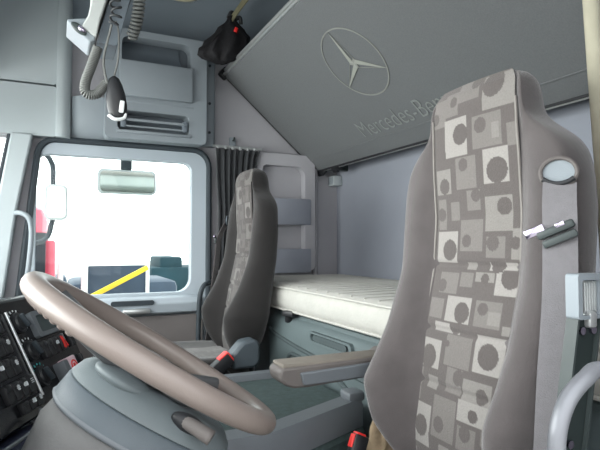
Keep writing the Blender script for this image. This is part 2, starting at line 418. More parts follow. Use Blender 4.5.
# printed lettering
fc = bpy.data.curves.new('t', 'FONT'); fc.body = 'Mercedes-Benz'; fc.size = .104; fc.space_character = 1.02; fc.extrude = .0006; fc.offset = -.0012
fo = bpy.data.objects.new('t', fc); COL.objects.link(fo)
me = bpy.data.meshes.new_from_object(fo.evaluated_get(bpy.context.evaluated_depsgraph_get())); bpy.data.objects.remove(fo)
W = max(v.co.x for v in me.vertices); k = .515/W
t = bmesh.new(); t.from_mesh(me)
for v in t.verts: v.co = bp(.572+v.co.x*k, .098+v.co.y*1.02, .0042+v.co.z)
f = MB(); f.merge(t); f.build('lettering', 'letter', ub, smooth=0)
# latch on the rear wall under the hinge
lt_ = thing('bunk_latch', 'small grey latch block on the rear wall under the bunk corner', 'latch', (1.26, 2.27, 1.33))
f = MB(); f.box((1.255, 2.27, 1.318), (.05, .06, .05), .006); f.build('housing', 'pale', lt_)
f = MB()
for k in range(4): f.box((1.229, 2.249+k*.013, 1.318), (.004, .006, .034), .001)
f.build('ribs', 'grey', lt_)

# strap hanging from the ceiling and the bag on it
sp = MB(); sp.ribbon([(.77, 2.02, 2.14), (.715, 2.085, 2.05), (.655, 2.12, 1.955), (.612, 2.16, 1.88)], (0.6, -.6, .3), .028, .002)
tag(sp.build('ceiling_strap', 'strap'), 'olive webbing strap running down from the ceiling behind the black bag', 'strap')
bg = thing('drawstring_bag', 'black crumpled mesh bag hanging above the far post beside the bunk edge', 'bag', (.655, 2.12, 1.98))
def bag():
    random.seed(3); b = MB(); rings = []
    prof = [(1.985, .012, .665), (1.965, .020, .665), (1.95, .030, .665), (1.93, .052, .665), (1.90, .074, .668), (1.865, .090, .655), (1.83, .088, .625), (1.80, .076, .605), (1.785, .062, .605), (1.775, .035, .61)]
    N = 48
    for z, r, cx in prof:
        rings.append([(cx+r*cos(2*pi*j/N)*(1+.13*sin(5*2*pi*j/N+z*30)+.09*sin(11*2*pi*j/N-z*50)), 2.12+.55*r*sin(2*pi*j/N)*(1+.2*sin(7*2*pi*j/N+z*40)+.12*sin(13*2*pi*j/N-z*60)), z+.012*sin(3*2*pi*j/N+1)*(r/.1)) for j in range(N)])
    b.loft(rings); return b
bag().build('pouch', 'bag', bg, smooth=180)
f = MB(); f.tube([(.66, 2.15, 1.985), (.672, 2.14, 2.01), (.69, 2.15, 2.0), (.68, 2.15, 1.975), (.705, 2.13, 1.99), (.715, 2.14, 1.965)], .009, 8, smooth=6); f.build('drawstring_knot', 'black', bg)
f = MB(); f.box((.668, 2.066, 1.905), (.014, .006, .022), .003, rot=(0, .3, 0)); f.build('red_tag', 'red', bg)

# curtains
def curtain(name, m, x0, x1, y, prof, folds, amp, seed, along='x'):
    """gathered curtain: prof = list of (z, centre, halfwidth)"""
    random.seed(seed); b = MB(); n = 90; rings = []
    for z, c, w in prof:
        front, back = [], []
        for j in range(n+1):
            t = j/n*2-1
            off = amp*(sin(folds*pi*t+.6*sin(z*5))+.4*sin(folds*2.3*pi*t+z*3))
            p = (c+w*t, y+off)
            front.append((p[0], p[1]-.002, z) if along == 'x' else (p[1]-.002, p[0], z)); back.append((p[0], p[1]+.002, z) if along == 'x' else (p[1]+.002, p[0], z))
        rings.append(front+back[::-1])
    b.loft(rings); return b
cb = curtain('c', 'curtain', 0, 0, 2.235, [(1.432, .735, .105), (1.40, .73, .098), (1.30, .725, .09), (1.15, .72, .075), (1.02, .705, .062), (.92, .695, .05), (.89, .69, .048)], 7, .008, 1)
ct = thing('window_curtain', 'dark grey gathered curtain hanging behind the far patterned seat', 'curtain', (.72, 2.24, 1.44))
cb.build('cloth', 'curtain', ct, smooth=180)
f = MB(); f.cyl((.62, 2.235, 1.440), (.85, 2.235, 1.440), .006)
for k in range(6): f.box((.64+k*.035, 2.232, 1.434), (.012, .012, .012), .002)
f.build('rail', 'alu', ct)
ct2 = thing('bunk_curtain', 'pale grey gathered curtain with beige edge hanging behind the driver seat', 'curtain', (.86, .42, 2.1))
cb = curtain('c', '', 0, 0, .865, [(2.10, .43, .13), (1.6, .43, .13), (1.3, .425, .125), (1.1, .42, .12), (.95, .42, .12), (.88, .42, .12)], 4, .016, 2, 'y')
cb.build('cloth', 'curtainp', ct2, smooth=180)
f = MB()
f.loft([[(.845+.01*cos(a)-.008, y+.016*sin(a), z) for a in [2*pi*j/10 for j in range(10)]] for z, y in ((2.1, .592), (1.6, .60), (1.3, .585), (1.1, .574), (.88, .566))])
f.build('edge_binding', 'beige', ct2, smooth=180)
f = MB(); f.cyl((.862, .28, 2.115), (.862, .62, 2.115), .012); f.build('rail', 'alu', ct2)

# ================================================================== LOWER BUNK
lb = thing('bunk_locker', 'grey-green moulded locker front under the white mattress', 'locker', (1.0, 1.25, 0))
f = MB(); f.box((1.005, 1.26, .385), (.53, 1.98, .76), .02); f.build('body', 'box', lb)
f = MB(); f.loft([[(x, y, z) for x, z in ((.745, .30), (.722, .32), (.715, .69), (.722, .735), (.745, .752))] for y in (.40, .9, 1.4, 1.78, 1.80)]); f.build('front_panel', 'box', lb, smooth=50)
f = MB(); f.plate([rr(1.20, 1.46, .700, .735, .016), rr(1.215, 1.445, .708, .729, .010)], .012, wallX(.716)); f.build('handle_frame', 'box', lb)
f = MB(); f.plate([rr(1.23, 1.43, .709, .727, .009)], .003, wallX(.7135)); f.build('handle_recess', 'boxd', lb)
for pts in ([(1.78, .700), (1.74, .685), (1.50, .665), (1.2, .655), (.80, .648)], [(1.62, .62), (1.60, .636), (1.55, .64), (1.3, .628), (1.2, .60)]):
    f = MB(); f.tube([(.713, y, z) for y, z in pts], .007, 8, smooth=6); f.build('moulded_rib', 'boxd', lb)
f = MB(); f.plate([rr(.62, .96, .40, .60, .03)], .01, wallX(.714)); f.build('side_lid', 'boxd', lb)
mt = MB()
zs = [(.772, .015), (.778, .0), (.80, -.006), (.83, -.004), (.848, .006), (.858, .03)]
N = 60; rings = []
def mring(ins, z):
    return [(x, y, z) for x, y in rr(.722+ins, 1.272-ins*.6, .36+ins, 2.262-ins, .05, 8)]
for z, i in zs: rings.append(mring(i, z))
mt.loft(rings)
tmp = mt.build('mattress', 'mattress', smooth=60)
mroot = thing('mattress_set', 'white quilted mattress on the lower bunk along the rear wall', 'mattress', (1.0, 1.3, .77))
tmp.name = 'mattress_pad'; tmp.parent = mroot; tmp.matrix_parent_inverse = Matrix.Translation(-mroot.location)
f = MB()
for z, i in ((.776, 0), (.85, .004)): f.tube(mring(i-.002, z), .004, 6, loop=True)
f.build('piping', 'mattress', mroot)
f = MB()
for k in range(26): # quilting ridges on top
    y = .42+k*.07; f.tube([(.745, y, .857), (1.0, y+.01, .8595), (1.25, y, .857)], .0028, 6, smooth=4)
f.build('quilting', 'mattress', mroot)
mroot.name = 'mattress'
ck = MB(); ck.box((.722, 1.62, .768), (.04, .05, .02), .006, rot=(0, 0, .4)); ck.box((.722, 1.64, .755), (.02, .02, .04), .004)
tag(ck.build('locker_catch', 'black'), 'small black catch at the mattress front edge by the far seat', 'catch')

# ================================================================== ENGINE TUNNEL between the seats
tn = thing('engine_tunnel', 'dark green carpeted engine tunnel with grey plastic rim between the seats', 'console', (.3, 1.2, 0))
ny = lambda x: .94 + max(0, .44*(x-.385))      # near edge runs away from the driver seat towards the rear
XT = (.0, .15, .385, .52, .66)
f = MB(); f.loft([[(x, y, z) for y, z in ((ny(x)+.004, 0), (ny(x)+.004, .60), (ny(x)+.01, .61), (1.44, .61), (1.445, .60), (1.445, 0))] for x in XT]); f.build('body', 'tunnel', tn)
f = MB(); f.loft([[(x, y, z) for y, z in ((ny(x)+.06, .60), (ny(x)+.06, .619), (1.41, .619), (1.41, .60))] for x in XT]); f.build('carpet', 'carpet', tn)
f = MB()
f.loft([[(x, ny(x)+q, z) for q, z in ((0, .575), (0, .622), (.010, .636), (.060, .636), (.072, .618), (.072, .60))] for x in XT])
f.loft([[(x, 1.42+q, z) for q, z in ((-.025, .60), (-.025, .622), (-.016, .634), (.018, .634), (.028, .62), (.028, .60))] for x in XT])
f.build('rim', 'tunnel', tn, smooth=40)
f = MB(); f.box((.645, 1.085, .643), (.045, .05, .024), .008); f.build('rim_end_block', 'tunnel', tn)
f = MB(); f.loft([[(x, y, z) for y, z in ((ny(x)+.003, .574), (ny(x)-.008, .565), (ny(x)-.016, .40), (ny(x)-.02, .02), (ny(x)+.003, .02))] for x in XT]); f.build('side_carpet', 'carpet', tn)

# ================================================================== SEATS
PAT = [(-0.095, -0.031, 1.222, 1.278, 3, (-0.052, 1.262, 0.0164)), (-0.022, 0.026, 1.248, 1.284, 2, (-0.013, 1.275, 0.0085)), (0.026, 0.06, 1.229, 1.269, 2, (0.039, 1.253, 0.0072)), (0.06, 0.104, 1.214, 1.264, 2, (0.09, 1.232, 0.0085)), (0.005, 0.063, 1.156, 1.223, 4, (0.022, 1.193, 0.0141)), (-0.068, -0.007, 1.161, 1.216, 2, (-0.025, 1.199, 0.0101)), (-0.063, -0.049, 1.173, 1.199, 3, None), (-0.095, -0.078, 1.156, 1.192, 2, None), (-0.079, -0.028, 1.1, 1.157, 4, (-0.056, 1.121, 0.0161)), (-0.012, 0.036, 1.097, 1.152, 2, (0.018, 1.139, 0.0087)), (0.051, 0.092, 1.091, 1.137, 3, (0.07, 1.106, 0.011)), (-0.083, -0.029, 1.022, 1.079, 3, (-0.067, 1.062, 0.0111)), (-0.018, 0.012, 1.059, 1.093, 2, (-0.009, 1.084, 0.0085)), (0.032, 0.055, 1.044, 1.076, 2, None), (0.068, 0.09, 1.028, 1.083, 2, (0.082, 1.055, 0.0092)), (-0.024, 0.028, 0.99, 1.044, 2, (0.013, 1.007, 0.0086)), (0.035, 0.091, 0.968, 1.025, 4, (0.056, 0.991, 0.0144)), (-0.07, -0.032, 0.979, 1.014, 2, (-0.045, 1.003, 0.0097)), (-0.097, -0.082, 0.977, 1.026, 3, (-0.088, 1.003, 0.0077)), (-0.012, 0.009, 0.958, 0.971, 3, None), (-0.093, -0.04, 0.959, 0.973, 4, (-0.057, 0.97, 0.0112)), (0.028, 0.076, 0.915, 0.952, 2, (0.068, 0.928, 0.0089)), (-0.008, 0.023, 0.929, 0.954, 2, None), (-0.052, -0.012, 0.939, 0.955, 3, (-0.033, 0.945, 0.0065)), (-0.109, -0.056, 0.921, 0.957, 4, (-0.083, 0.949, 0.0138)), (-0.012, 0.047, 0.868, 0.912, 4, (0.007, 0.886, 0.0134)), (-0.076, -0.023, 0.869, 0.91, 2, (-0.038, 0.897, 0.008)), (-0.074, -0.051, 0.874, 0.894, 3, None), (0.055, 0.093, 0.871, 0.905, 2, None), (0.005, 0.071, 0.849, 0.865, 4, (0.017, 0.862, 0.0102)), (-0.099, -0.081, 0.862, 0.876, 3, None), (0.045, 0.095, 0.786, 0.834, 4, (0.075, 0.803, 0.0159)), (-0.027, 0.032, 0.797, 0.848, 2, (0.03, 0.832, 0.0045)), (-0.092, -0.034, 0.8, 0.857, 4, (-0.062, 0.826, 0.0153)), (0.084, 0.116, 0.751, 0.782, 2, None), (0.041, 0.067, 0.753, 0.774, 3, None), (-0.015, 0.021, 0.756, 0.795, 2, (-0.008, 0.783, 0.0097)), (-0.077, -0.019, 0.748, 0.785, 3, (-0.059, 0.765, 0.0092)), (0.084, 0.116, 0.726, 0.749, 2, None), (0.05, 0.111, 0.654, 0.724, 4, (0.074, 0.685, 0.014)), (-0.01, 0.044, 0.678, 0.746, 2, (0.027, 0.7, 0.01)), (-0.079, -0.014, 0.719, 0.753, 4, (-0.047, 0.733, 0.0077)), (-0.055, -0.018, 0.677, 0.712, 2, (-0.034, 0.703, 0.0094)), (-0.082, -0.066, 0.696, 0.719, 2, None), (0.086, 0.118, 0.625, 0.643, 3, None), (-0.002, 0.023, 0.653, 0.669, 3, None)]
def lerp(tab, z):
    if z <= tab[0][0]: return tab[0][1:]
    for a, c in zip(tab, tab[1:]):
        if z <= c[0]:
            t = (z-a[0])/(c[0]-a[0]); t2 = t
            return tuple(p+(q-p)*t2 for p, q in zip(a[1:], c[1:]))
    return tab[-1][1:]
BT = [  # z: half width, insert half width, front x, bolster depth, back x
 (.50, .10, .085, .60, .01, .66), (.60, .105, .09, .595, .02, .665), (.64, .138, .095, .59, .045, .67), (.68, .170, .1, .59, .07, .675), (.75, .194, .1, .60, .092, .685),
 (.85, .189, .1, .62, .052, .70), (.95, .189, .099, .643, .036, .715), (1.05, .193, .098, .650, .03, .72), (1.10, .190, .098, .647, .02, .72),
 (1.14, .181, .098, .645, .012, .722), (1.165, .160, .097, .644, .008, .72), (1.19, .126, .096, .643, .005, .715), (1.205, .112, .096, .643, .005, .714), (1.24, .109, .095, .642, .004, .712),
 (1.265, .104, .092, .646, .003, .707), (1.281, .092, .08, .654, 0, .700), (1.290, .055, .05, .668, 0, .688)]
SEAMS = (.966, .852, .762)
WE = {0: rgb(100, 94, 92), 2: rgb(126, 121, 118), 3: rgb(140, 136, 132), 4: rgb(162, 158, 154), 5: rgb(97, 91, 89)}
def weave_color(s, z, pat):
    c = 0; cc = None
    for (s0, s1, z0, z1, k, ci) in pat:
        if s0 <= s <= s1 and z0 <= z <= z1:
            c = k
        if ci and (s-ci[0])**2+(z-ci[1])**2 < (ci[2]*1.3)**2 and s0-.004 <= s <= s1+.004 and z0-.004 <= z <= z1+.004:
            cc = 5 if k > 2 else 0
    if cc is not None: c = cc
    return WE[c]
def paint(me, fn):
    at = me.color_attributes.new('weave', 'FLOAT_COLOR', 'POINT')
    for i, v in enumerate(me.vertices): at.data[i].color = fn(v.co)
def random_pat(s0, s1, z0, z1, seed, cs=.055):
    random.seed(seed); out = []
    s = s0
    while s < s1:
        z = z0+random.random()*.03
        while z < z1:
            w, h = cs*(.5+.5*random.random()), cs*(.5+.55*random.random())
            k = random.choice((2, 2, 3, 4)); r = .006+.008*random.random()
            out.append((s, s+w*.85, z, z+h, k, (s+w*random.uniform(.25, .6), z+h*random.uniform(.3, .7), r)))
            z += h+.012
        s += cs*.95
    return out
def frontx(s, z):
    w, wi, xf, bd, xb = lerp(BT, z)
    g = 0
    for q in SEAMS: g += .0035*math.exp(-((z-q)/.005)**2)
    bul = .006*(1-(s/max(wi, .01))**2)
    return xf-.004-bul+g
def build_seat(yc, out, label, cloth, beltkind, weave, dim, dz):
    """out = -1: outboard side towards the near door, +1: towards the far door"""
    r = thing('truck_seat', label, 'seat', (.45, yc, 0), 'high-backed patterned cab seats')
    P = lambda x, s, z: (x, yc+s*(-out), z)          # s>0 is the inboard side
    # backrest
    b = MB(); rings = []
    zz = [.50+.79*k/50 for k in range(51)]
    for z in zz:
        w, wi, xf, bd, xb = lerp(BT, z); e = w-wi
        half = [(wi, xf+.002), (wi+.22*e, xf-bd*.72), (wi+.5*e, xf-bd), (wi+.8*e, xf-bd*.8), (w-.004, xf-bd*.35), (w, xf+.3*(xb-xf)), (w-.004, xb-.02), (w-.03, xb), (.5*w, xb+.006)]
        ring = [(0, xf+.002), (wi*.5, xf+.002)]+half+[(0, xb+.008)]+[(-s, x) for s, x in half[::-1]]+[(-wi*.5, xf+.002)]
        rings.append([(x, yc+s, z) for s, x in ring])
    b.loft(rings); br = b.build('backrest', cloth, r, smooth=180, sub=1)
    # woven insert
    b = MB(); ns, nz = 120, 440; z0, z1 = .52, 1.281
    vs = []
    for i in range(nz+1):
        z = z0+(z1-z0)*i/nz; wi = lerp(BT, z)[1]
        vs.append([b.bm.verts.new((frontx((2*j/ns-1)*wi, z), yc+(2*j/ns-1)*wi, z)) for j in range(ns+1)])
    for i in range(nz):
        for j in range(ns): b.bm.faces.new((vs[i][j], vs[i][j+1], vs[i+1][j+1], vs[i+1][j]))
    ins = b.build('woven_insert', weave, r, smooth=180)
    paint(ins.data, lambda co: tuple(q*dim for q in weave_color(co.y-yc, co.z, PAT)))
    b = MB()
    for sg in (-1, 1): b.tube([(frontx(lerp(BT, z)[1]*.96, z)-.001, yc+sg*(lerp(BT, z)[1]+.001), z) for z in [.60+.63*k/50 for k in range(51)]], .0022, 6)
    b.build('piping', 'piping' if cloth == 'velour' else 'velour_shaded', r)
    # cushion
    b = MB(); rings = []
    for x, w, zt in ((.10, .15, .565), (.12, .18, .60), (.16, .20, .62), (.3, .212, .622), (.45, .212, .62), (.58, .205, .615), (.62, .19, .60)):
        zt += dz
        rings.append([(x, yc+s, z) for s, z in ((-w, zt-.10), (-w-.008, zt-.05), (-w+.008, zt-.002), (-w*.8, zt+.012), (-w*.6, zt-.006), (0, zt-.010), (w*.6, zt-.006), (w*.8, zt+.012), (w-.008, zt-.002), (w+.008, zt-.05), (w, zt-.10), (0, zt-.115))])
    b.loft(rings); b.build('cushion', cloth, r, smooth=180, sub=1)
    b = MB(); vs = []; n1, n2 = 110, 60
    for i in range(n1+1):
        x = .125+.455*i/n1; zt = lerp([(.10, .572), (.14, .60), (.17, .612), (.3, .616), (.45, .614), (.6, .609)], x)[0]+dz
        vs.append([b.bm.verts.new((x, yc+(2*j/n2-1)*.13, zt+.002-.004*abs(2*j/n2-1))) for j in range(n2+1)])
    for i in range(n1):
        for j in range(n2): b.bm.faces.new((vs[i][j], vs[i+1][j], vs[i+1][j+1], vs[i][j+1]))
    ci = b.build('cushion_insert', weave, r, smooth=180)
    cp = random_pat(-.13, .13, .12, .6, 5)
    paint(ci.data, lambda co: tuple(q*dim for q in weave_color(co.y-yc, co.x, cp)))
    # base and recliner covers
    b = MB(); b.box((.36, yc, .475+dz), (.46, .38, .07), .015); b.loft([[(.36+sx*.19*k, yc+sy*.16*k, z) for sx, sy in ((-1, -1), (1, -1), (1, 1), (-1, 1))] for z, k in ((.44+dz, 1), (.34, .8), (.30, 1), (.22, .8), (.14, 1), (.05, 1.05))]); b.box((.36, yc, .03), (.50, .40, .06), .01)
    b.build('suspension_base', 'black', r)
    # recliner cover on the near side of the seat as seen from the driver's door
    ys = yc-.235
    b = MB(); pts = [(.480, .575), (.470, .635), (.505, .672), (.535, .700), (.60, .708), (.625, .69), (.628, .60), (.60, .575)]
    if out > 0: pts = [(.507+(x-.47)*.63, .602+(z-.575)*.70) for x, z in pts]
    b.loft([[(x, ys-.04, z) for x, z in pts], [(x, ys+.025, z) for x, z in pts]]) if out > 0 else b.loft([[(x, yc+.19, z-.13) for x, z in pts], [(x, yc+.215, z-.13) for x, z in pts]])
    b.build('recliner_cover', 'plasticd_shade', r, bev=.012)
    # buckle on the inboard side
    by = yc+(-out)*.272 if out > 0 else yc+.235
    bx, bz = (.492, .636) if out > 0 else (.522, .590)
    axs = (Vector((.62, 0, -.78)).normalized(), Vector((0, 1, 0)), Vector((.78, 0, .62)).normalized())
    if out > 0:
        c0 = Vector((bx, by, bz))
        f = MB(); f.box(c0+axs[2]*(-.02)+axs[0]*.0, (.040, .040, .070), .005, axes=axs); bk = f.build('buckle', 'black', r)
        f = MB(); f.box(c0+axs[2]*.016-axs[0]*.004, (.030, .034, .006), .002, axes=axs); f.box(c0-axs[0]*.0205+axs[2]*(-.002), (.004, .034, .034), .001, axes=axs); f.build('release_button', 'red', bk)
        f = MB(); f.tube([(bx-.01, by, bz-.03), (bx+.02, by+.01, bz-.06), (bx+.08, by+.02, bz-.085)], .010, 8); f.build('buckle_stalk', 'black', r)
    else:
        axs = (Vector((.80, .30, 0)).normalized(), Vector((-.28, .75, -.25)).normalized(), Vector((0, 0, 1)))
        axs = (Vector((.86, -.2, -.40)).normalized(), Vector((0.1, .9, -.2)).normalized(), None)
        a0 = axs[0]; a1 = (axs[1]-a0*axs[1].dot(a0)).normalized(); a2 = a0.cross(a1)
        c0 = Vector((.553, .915, .588))
        f = MB(); f.box(c0, (.031, .028, .060), .005, axes=(a0, a1, a2)); bk = f.build('buckle', 'black', r)
        f = MB(); f.box(c0+a2*.030-a0*.003, (.021, .022, .006), .002, axes=(a0, a1, a2)); f.box(c0-a0*.0155+a2*.014, (.004, .020, .026), .001, axes=(a0, a1, a2)); f.build('release_button', 'red', bk)
        f = MB(); f.tube([c0-a2*.03, c0-a2*.07+Vector((.01, 0, 0)), (.56, .905, .47)], .010, 8); f.build('buckle_stalk', 'black', r)
    # belt guide: oval loop set in the shoulder
    gc = Vector(P(.630, -.176, 1.100)); gn = Vector((-.85, .53*out, 0)).normalized(); gx = Vector((0, 0, 1)).cross(gn).normalized()
    gz = Vector((0, 0, 1))
    f = MB(); N = 36
    op = lambda rx, rz, c: [gc+gx*rx*cos(2*pi*j/N)+gz*(rz*sin(2*pi*j/N)-(.35*rx*cos(2*pi*j/N)*(out*-1)*-1)*0)+gn*c for j in range(N)]
    f.tube(op(.023, .0205, .004), .0030, 8, loop=True); gd = f.build('belt_guide', 'arm' if cloth == 'velour' else 'black', r)
    f = MB(); f.loft([op(.0225, .020, -.004), op(.0225, .020, .002)]); f.build('guide_opening', 'grey' if cloth == 'velour' else 'greydk', gd)
    f = MB(); f.tube([gc+gx*t*.021+gz*(-.008-.008*(1-t*t))+gn*.006 for t in (-.95, -.6, -.2, .2, .6, .95)], .0038, 8, smooth=4); f.build('guide_slot', 'black', gd)
    # webbing
    pts = [(.626, -.180, 1.086), (.612, -.190, 1.055), (.602, -.198, 1.018), (.594, -.202, .928), (.581, -.203, .827), (.573, -.203, .741), (.565, -.204, .66), (.55, -.205, .50)]
    f = MB(); f.ribbon([P(*p) for p in pts], (.68, .73*out, 0), .042, .0012)
    f.build('belt_webbing', beltkind, r, smooth=60)
    tc = Vector(P(.596, -.197, 1.020)); ta = Vector((.50, .87*out, .28*-1 if out > 0 else .24)).normalized()
    if out < 0: ta = Vector((.52, -.80, .42)).normalized()
    tn_ = Vector((-.87, .5*out, 0)).normalized(); tu = tn_.cross(ta).normalized(); 
    if tu.z < 0: tu = -tu
    f = MB(); f.box(tc+tn_*.004, (.048, .011, .010), .003, axes=(ta, tu, tn_)); f.box(tc+tn_*.004-tu*.013, (.044, .010, .007), .002, axes=(ta, tu, tn_)); tg = f.build('belt_tongue', 'steel', r)
    f = MB(); f.box(tc+tn_*.006-ta*.024+tu*.008, (.026, .012, .004), .0015, axes=(ta, tu, tn_)); f.box(tc+tn_*.008+ta*.008+tu*.004, (.012, .006, .004), .001, axes=(ta, tu, tn_)); f.build('tongue_plate', 'chrome', tg)
    return r

ds = build_seat(.675, -1, 'high-backed grey velour driver seat with square and circle pattern, nearest seat', 'velour', 'belt', 'weave', .70, -.10)
ps = build_seat(1.875, 1, 'grey patterned passenger seat beside the far door, seen from its side', 'velour_shaded', 'velour', attr_mat('patterned_weave_far'), .42, 0)  # weave dimmed too, the weaker light here painted into its colours

# armrest of the driver seat (folded down, inboard side)
f = MB()
pts = [(.382, .748), (.381, .762), (.388, .769), (.60, .773), (.63, .770), (.63, .735), (.44, .728), (.41, .729), (.390, .737)]
f.loft([[(x, .902, z) for x, z in pts], [(x, .962, z) for x, z in pts]]); ar = f.build('armrest', 'arm', ds, bev=.009)
f = MB(); pts = [(.428, .734), (.421, .758), (.60, .764), (.63, .762), (.63, .736), (.44, .7335)]
f.loft([[(x, .896, z) for x, z in pts], [(x, .91, z) for x, z in pts]]); f.build('armrest_side_cover', 'tunnel', ar, bev=.003)
f = MB(); f.box((.504, .932, .771), (.232, .054, .009), .004); f.build('armrest_pad', 'armtop', ar)
f = MB(); f.cyl((.635, .82, .755), (.635, .965, .755), .026); f.build('armrest_hinge', 'arm', ar)

# belt tower at the outer edge of the driver seat
tw = thing('belt_tower', 'dark painted steel belt post with bolts at the outer side of the driver seat', 'belt post', (.58, .40, 0))
def tx(z): return .549-(.965-z)*.20
f = MB()
f.loft([[(tx(z)+a, y, z) for a, y in ((-.0165, .404), (.0165, .404), (.0165, .395), (-.0165, .395))] for z in (.92, .80, .66, .30, 0.0)])
f.build('post_plate', 'darksteel', tw, bev=.002)
f = MB()
for a in (-.018, .018):
    f.loft([[(tx(z)+a+s, y, z) for s, y in ((-.0016, .406), (.0016, .406), (.0016, .391), (-.0016, .391))] for z in (.935, .80, .66, .30, 0.0)])
f.build('post_flange', 'steel', tw)
for z, s in ((.905, -.009), (.905, .009), (.848, .003), (.785, -.008), (.70, -.01)):
    f = MB(); f.cyl((tx(z)+s, .396, z), (tx(z)+s, .391, z), .0045, n=12); f.build('bolt', 'chrome', tw)
f = MB(); f.plate([rr(.517, .560, .918, .968, .004), rr(.524, .553, .922, .961, .003)], .016, wallY(.396)); f.build('slot_frame', 'grey', tw)
f = MB(); f.box((.541, .398, .942), (.024, .010, .036), .003)
f.build('webbing_spool', 'white', tw)
f = MB()
for k in range(6): f.box((.531+k*.004, .3925, .942), (.0012, .002, .034))
f.box((.541, .394, .917), (.012, .014, .018), .003); f.build('spool_ribs', 'alu', tw)
# silver grab rail
gr = MB(); gr.tube([(.50, .262, .862), (.48, .30, .884), (.453, .32, .886), (.433, .32, .8795), (.412, .32, .866), (.399, .32, .846), (.394, .32, .82), (.393, .32, .76), (.393, .32, .60), (.40, .31, .52), (.44, .285, .48), (.50, .262, .47)], .0076, 14, smooth=6)
tag(gr.build('grab_rail', 'grab'), 'curved silver grab rail in front of the steel belt post', 'grab rail')
# crumpled brown rag / gaiter by the seat base
b = MB(); N = 30; rings = []
for k in range(12):
    t = k/11; c = Vector((.650-.03*t, .945-.01*t, .665-.16*t)); rad = .020+.010*sin(t*3)
    rings.append([c+Vector((cos(a)*rad*(1+.28*sin(4*a+t*5)+.15*sin(9*a-t*7)), sin(a)*rad*(1+.2*sin(6*a+t*4)+.15*sin(11*a)), .005*sin(5*a+t*9))) for a in [2*pi*j/N for j in range(N)]])
b.loft(rings); tag(b.build('crumpled_rag', 'cloth', smooth=180), 'brown crumpled rag stuffed beside the driver seat buckle', 'rag')

# ================================================================== STEERING WHEEL + COLUMN
WC = Vector((.130, .778, .845)); t1, t2, WR = .585, .013, .189
wa = Vector((cos(t1), 0, -sin(t1))); wb = Vector((0, 1, 0))*cos(t2)+Vector((sin(t1), 0, cos(t1)))*sin(t2); wn = wa.cross(wb).normalized()
if wn.z < 0: wn = -wn
def wp(x, y, h=0): return WC+wa*x+wb*y+wn*h
sw = thing('steering_wheel', 'large brown-grey steering wheel with smooth thick rim in front of the driver seat', 'steering wheel', tuple(wp(0, 0, -.06)))
f = MB(); n = 96
f.tube([wp(WR*cos(2*pi*k/n), WR*sin(2*pi*k/n)) for k in range(n)], .0155, 16, loop=True); f.build('rim', 'wheel', sw, smooth=180)
f = MB()
for k in range(22):     # finger grips under the front half of the rim
    a = radians(130+k*4.6); f.ell(wp((WR-.004)*cos(a), (WR-.004)*sin(a), -.0115), (.0075, .0075, .0075), 10)
f.build('finger_grips', 'wheel', sw, smooth=180)
for a in (35, 145, 215, 325):
    A = radians(a); f = MB()
    P3 = [wp((WR-.004)*cos(A), (WR-.004)*sin(A), -.004), wp(.13*cos(A), .13*sin(A), -.014), wp(.08*cos(A), .08*sin(A), -.024), wp(.045*cos(A), .045*sin(A), -.026)]
    f.tube(P3, [.012, .012, .014, .018], 12, smooth=5); f.build('spoke', 'wheeld', sw, smooth=180)
f = MB(); f.ell(wp(0, 0, -.026), (.065, .06, .014), 28, axes=(wa, wb, wn)); f.build('hub_pad', 'wheeld', sw, smooth=180)
f = MB(); f.cyl(wp(0, 0, -.03), wp(0, 0, -.048), .035); f.build('hub_shaft', 'wheeld', sw)

sc_ = thing('steering_column', 'grey-green steering column cover under the steering wheel', 'steering column', (.08, .74, 0))
def sup(cx, cy, rx, ry, h, e=2.3, n=40):
    out = []
    for j in range(n):
        a = 2*pi*j/n; c, s = cos(a), sin(a)
        out.append(wp(cx+rx*abs(c)**(2/e)*(1 if c > 0 else -1), cy+ry*abs(s)**(2/e)*(1 if s > 0 else -1), h))
    return out
f = MB()
f.loft([sup(.05, 0, .06, .05, -.040), sup(.045, 0, .105, .080, -.043), sup(.045, 0, .120, .096, -.056), sup(.045, 0, .127, .100, -.073), sup(.045, 0, .124, .097, -.075)])
f.build('upper_shroud', 'column', sc_, smooth=60)
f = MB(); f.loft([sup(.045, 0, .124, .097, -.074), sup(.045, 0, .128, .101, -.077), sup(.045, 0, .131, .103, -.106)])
f.build('shroud_shade', 'plasticd_shade', sc_, smooth=60)  # shroud's lower half as a darker piece, its shading put into the colour
f = MB(); f.ell(wp(-.025, -.040, -.046), (.042, .042, .012), 24, axes=(wa, wb, wn)); f.build('shroud_cap', 'column', sc_, smooth=180)
f = MB(); f.loft([sup(.045, 0, .129, .101, -.102), sup(.045, 0, .133, .105, -.107), sup(.045, 0, .129, .101, -.112)]); f.build('collar', 'tunnel', sc_, smooth=180)
f = MB(); f.loft([sup(.045, 0, .124, .097, -.11), sup(.045, 0, .130, .10, -.14), sup(.055, 0, .130, .10, -.20), sup(.03, 0, .11, .09, -.35), sup(-.03, 0, .10, .085, -.55)]); f.build('column_boot', 'boot', sc_, smooth=180)
st = MB(); st.tube([(.152, .686, .772), (.166, .674, .764), (.184, .662, .752)], [.008, .009, .010], 12, smooth=4); st.build('column_stalk', 'arm', sc_, smooth=180)
f = MB(); f.ell((.160, .688, .766), (.026, .012, .012), 20, rot=(0, .6, 0)); f.build('stalk_recess', 'black', sc_, smooth=180)

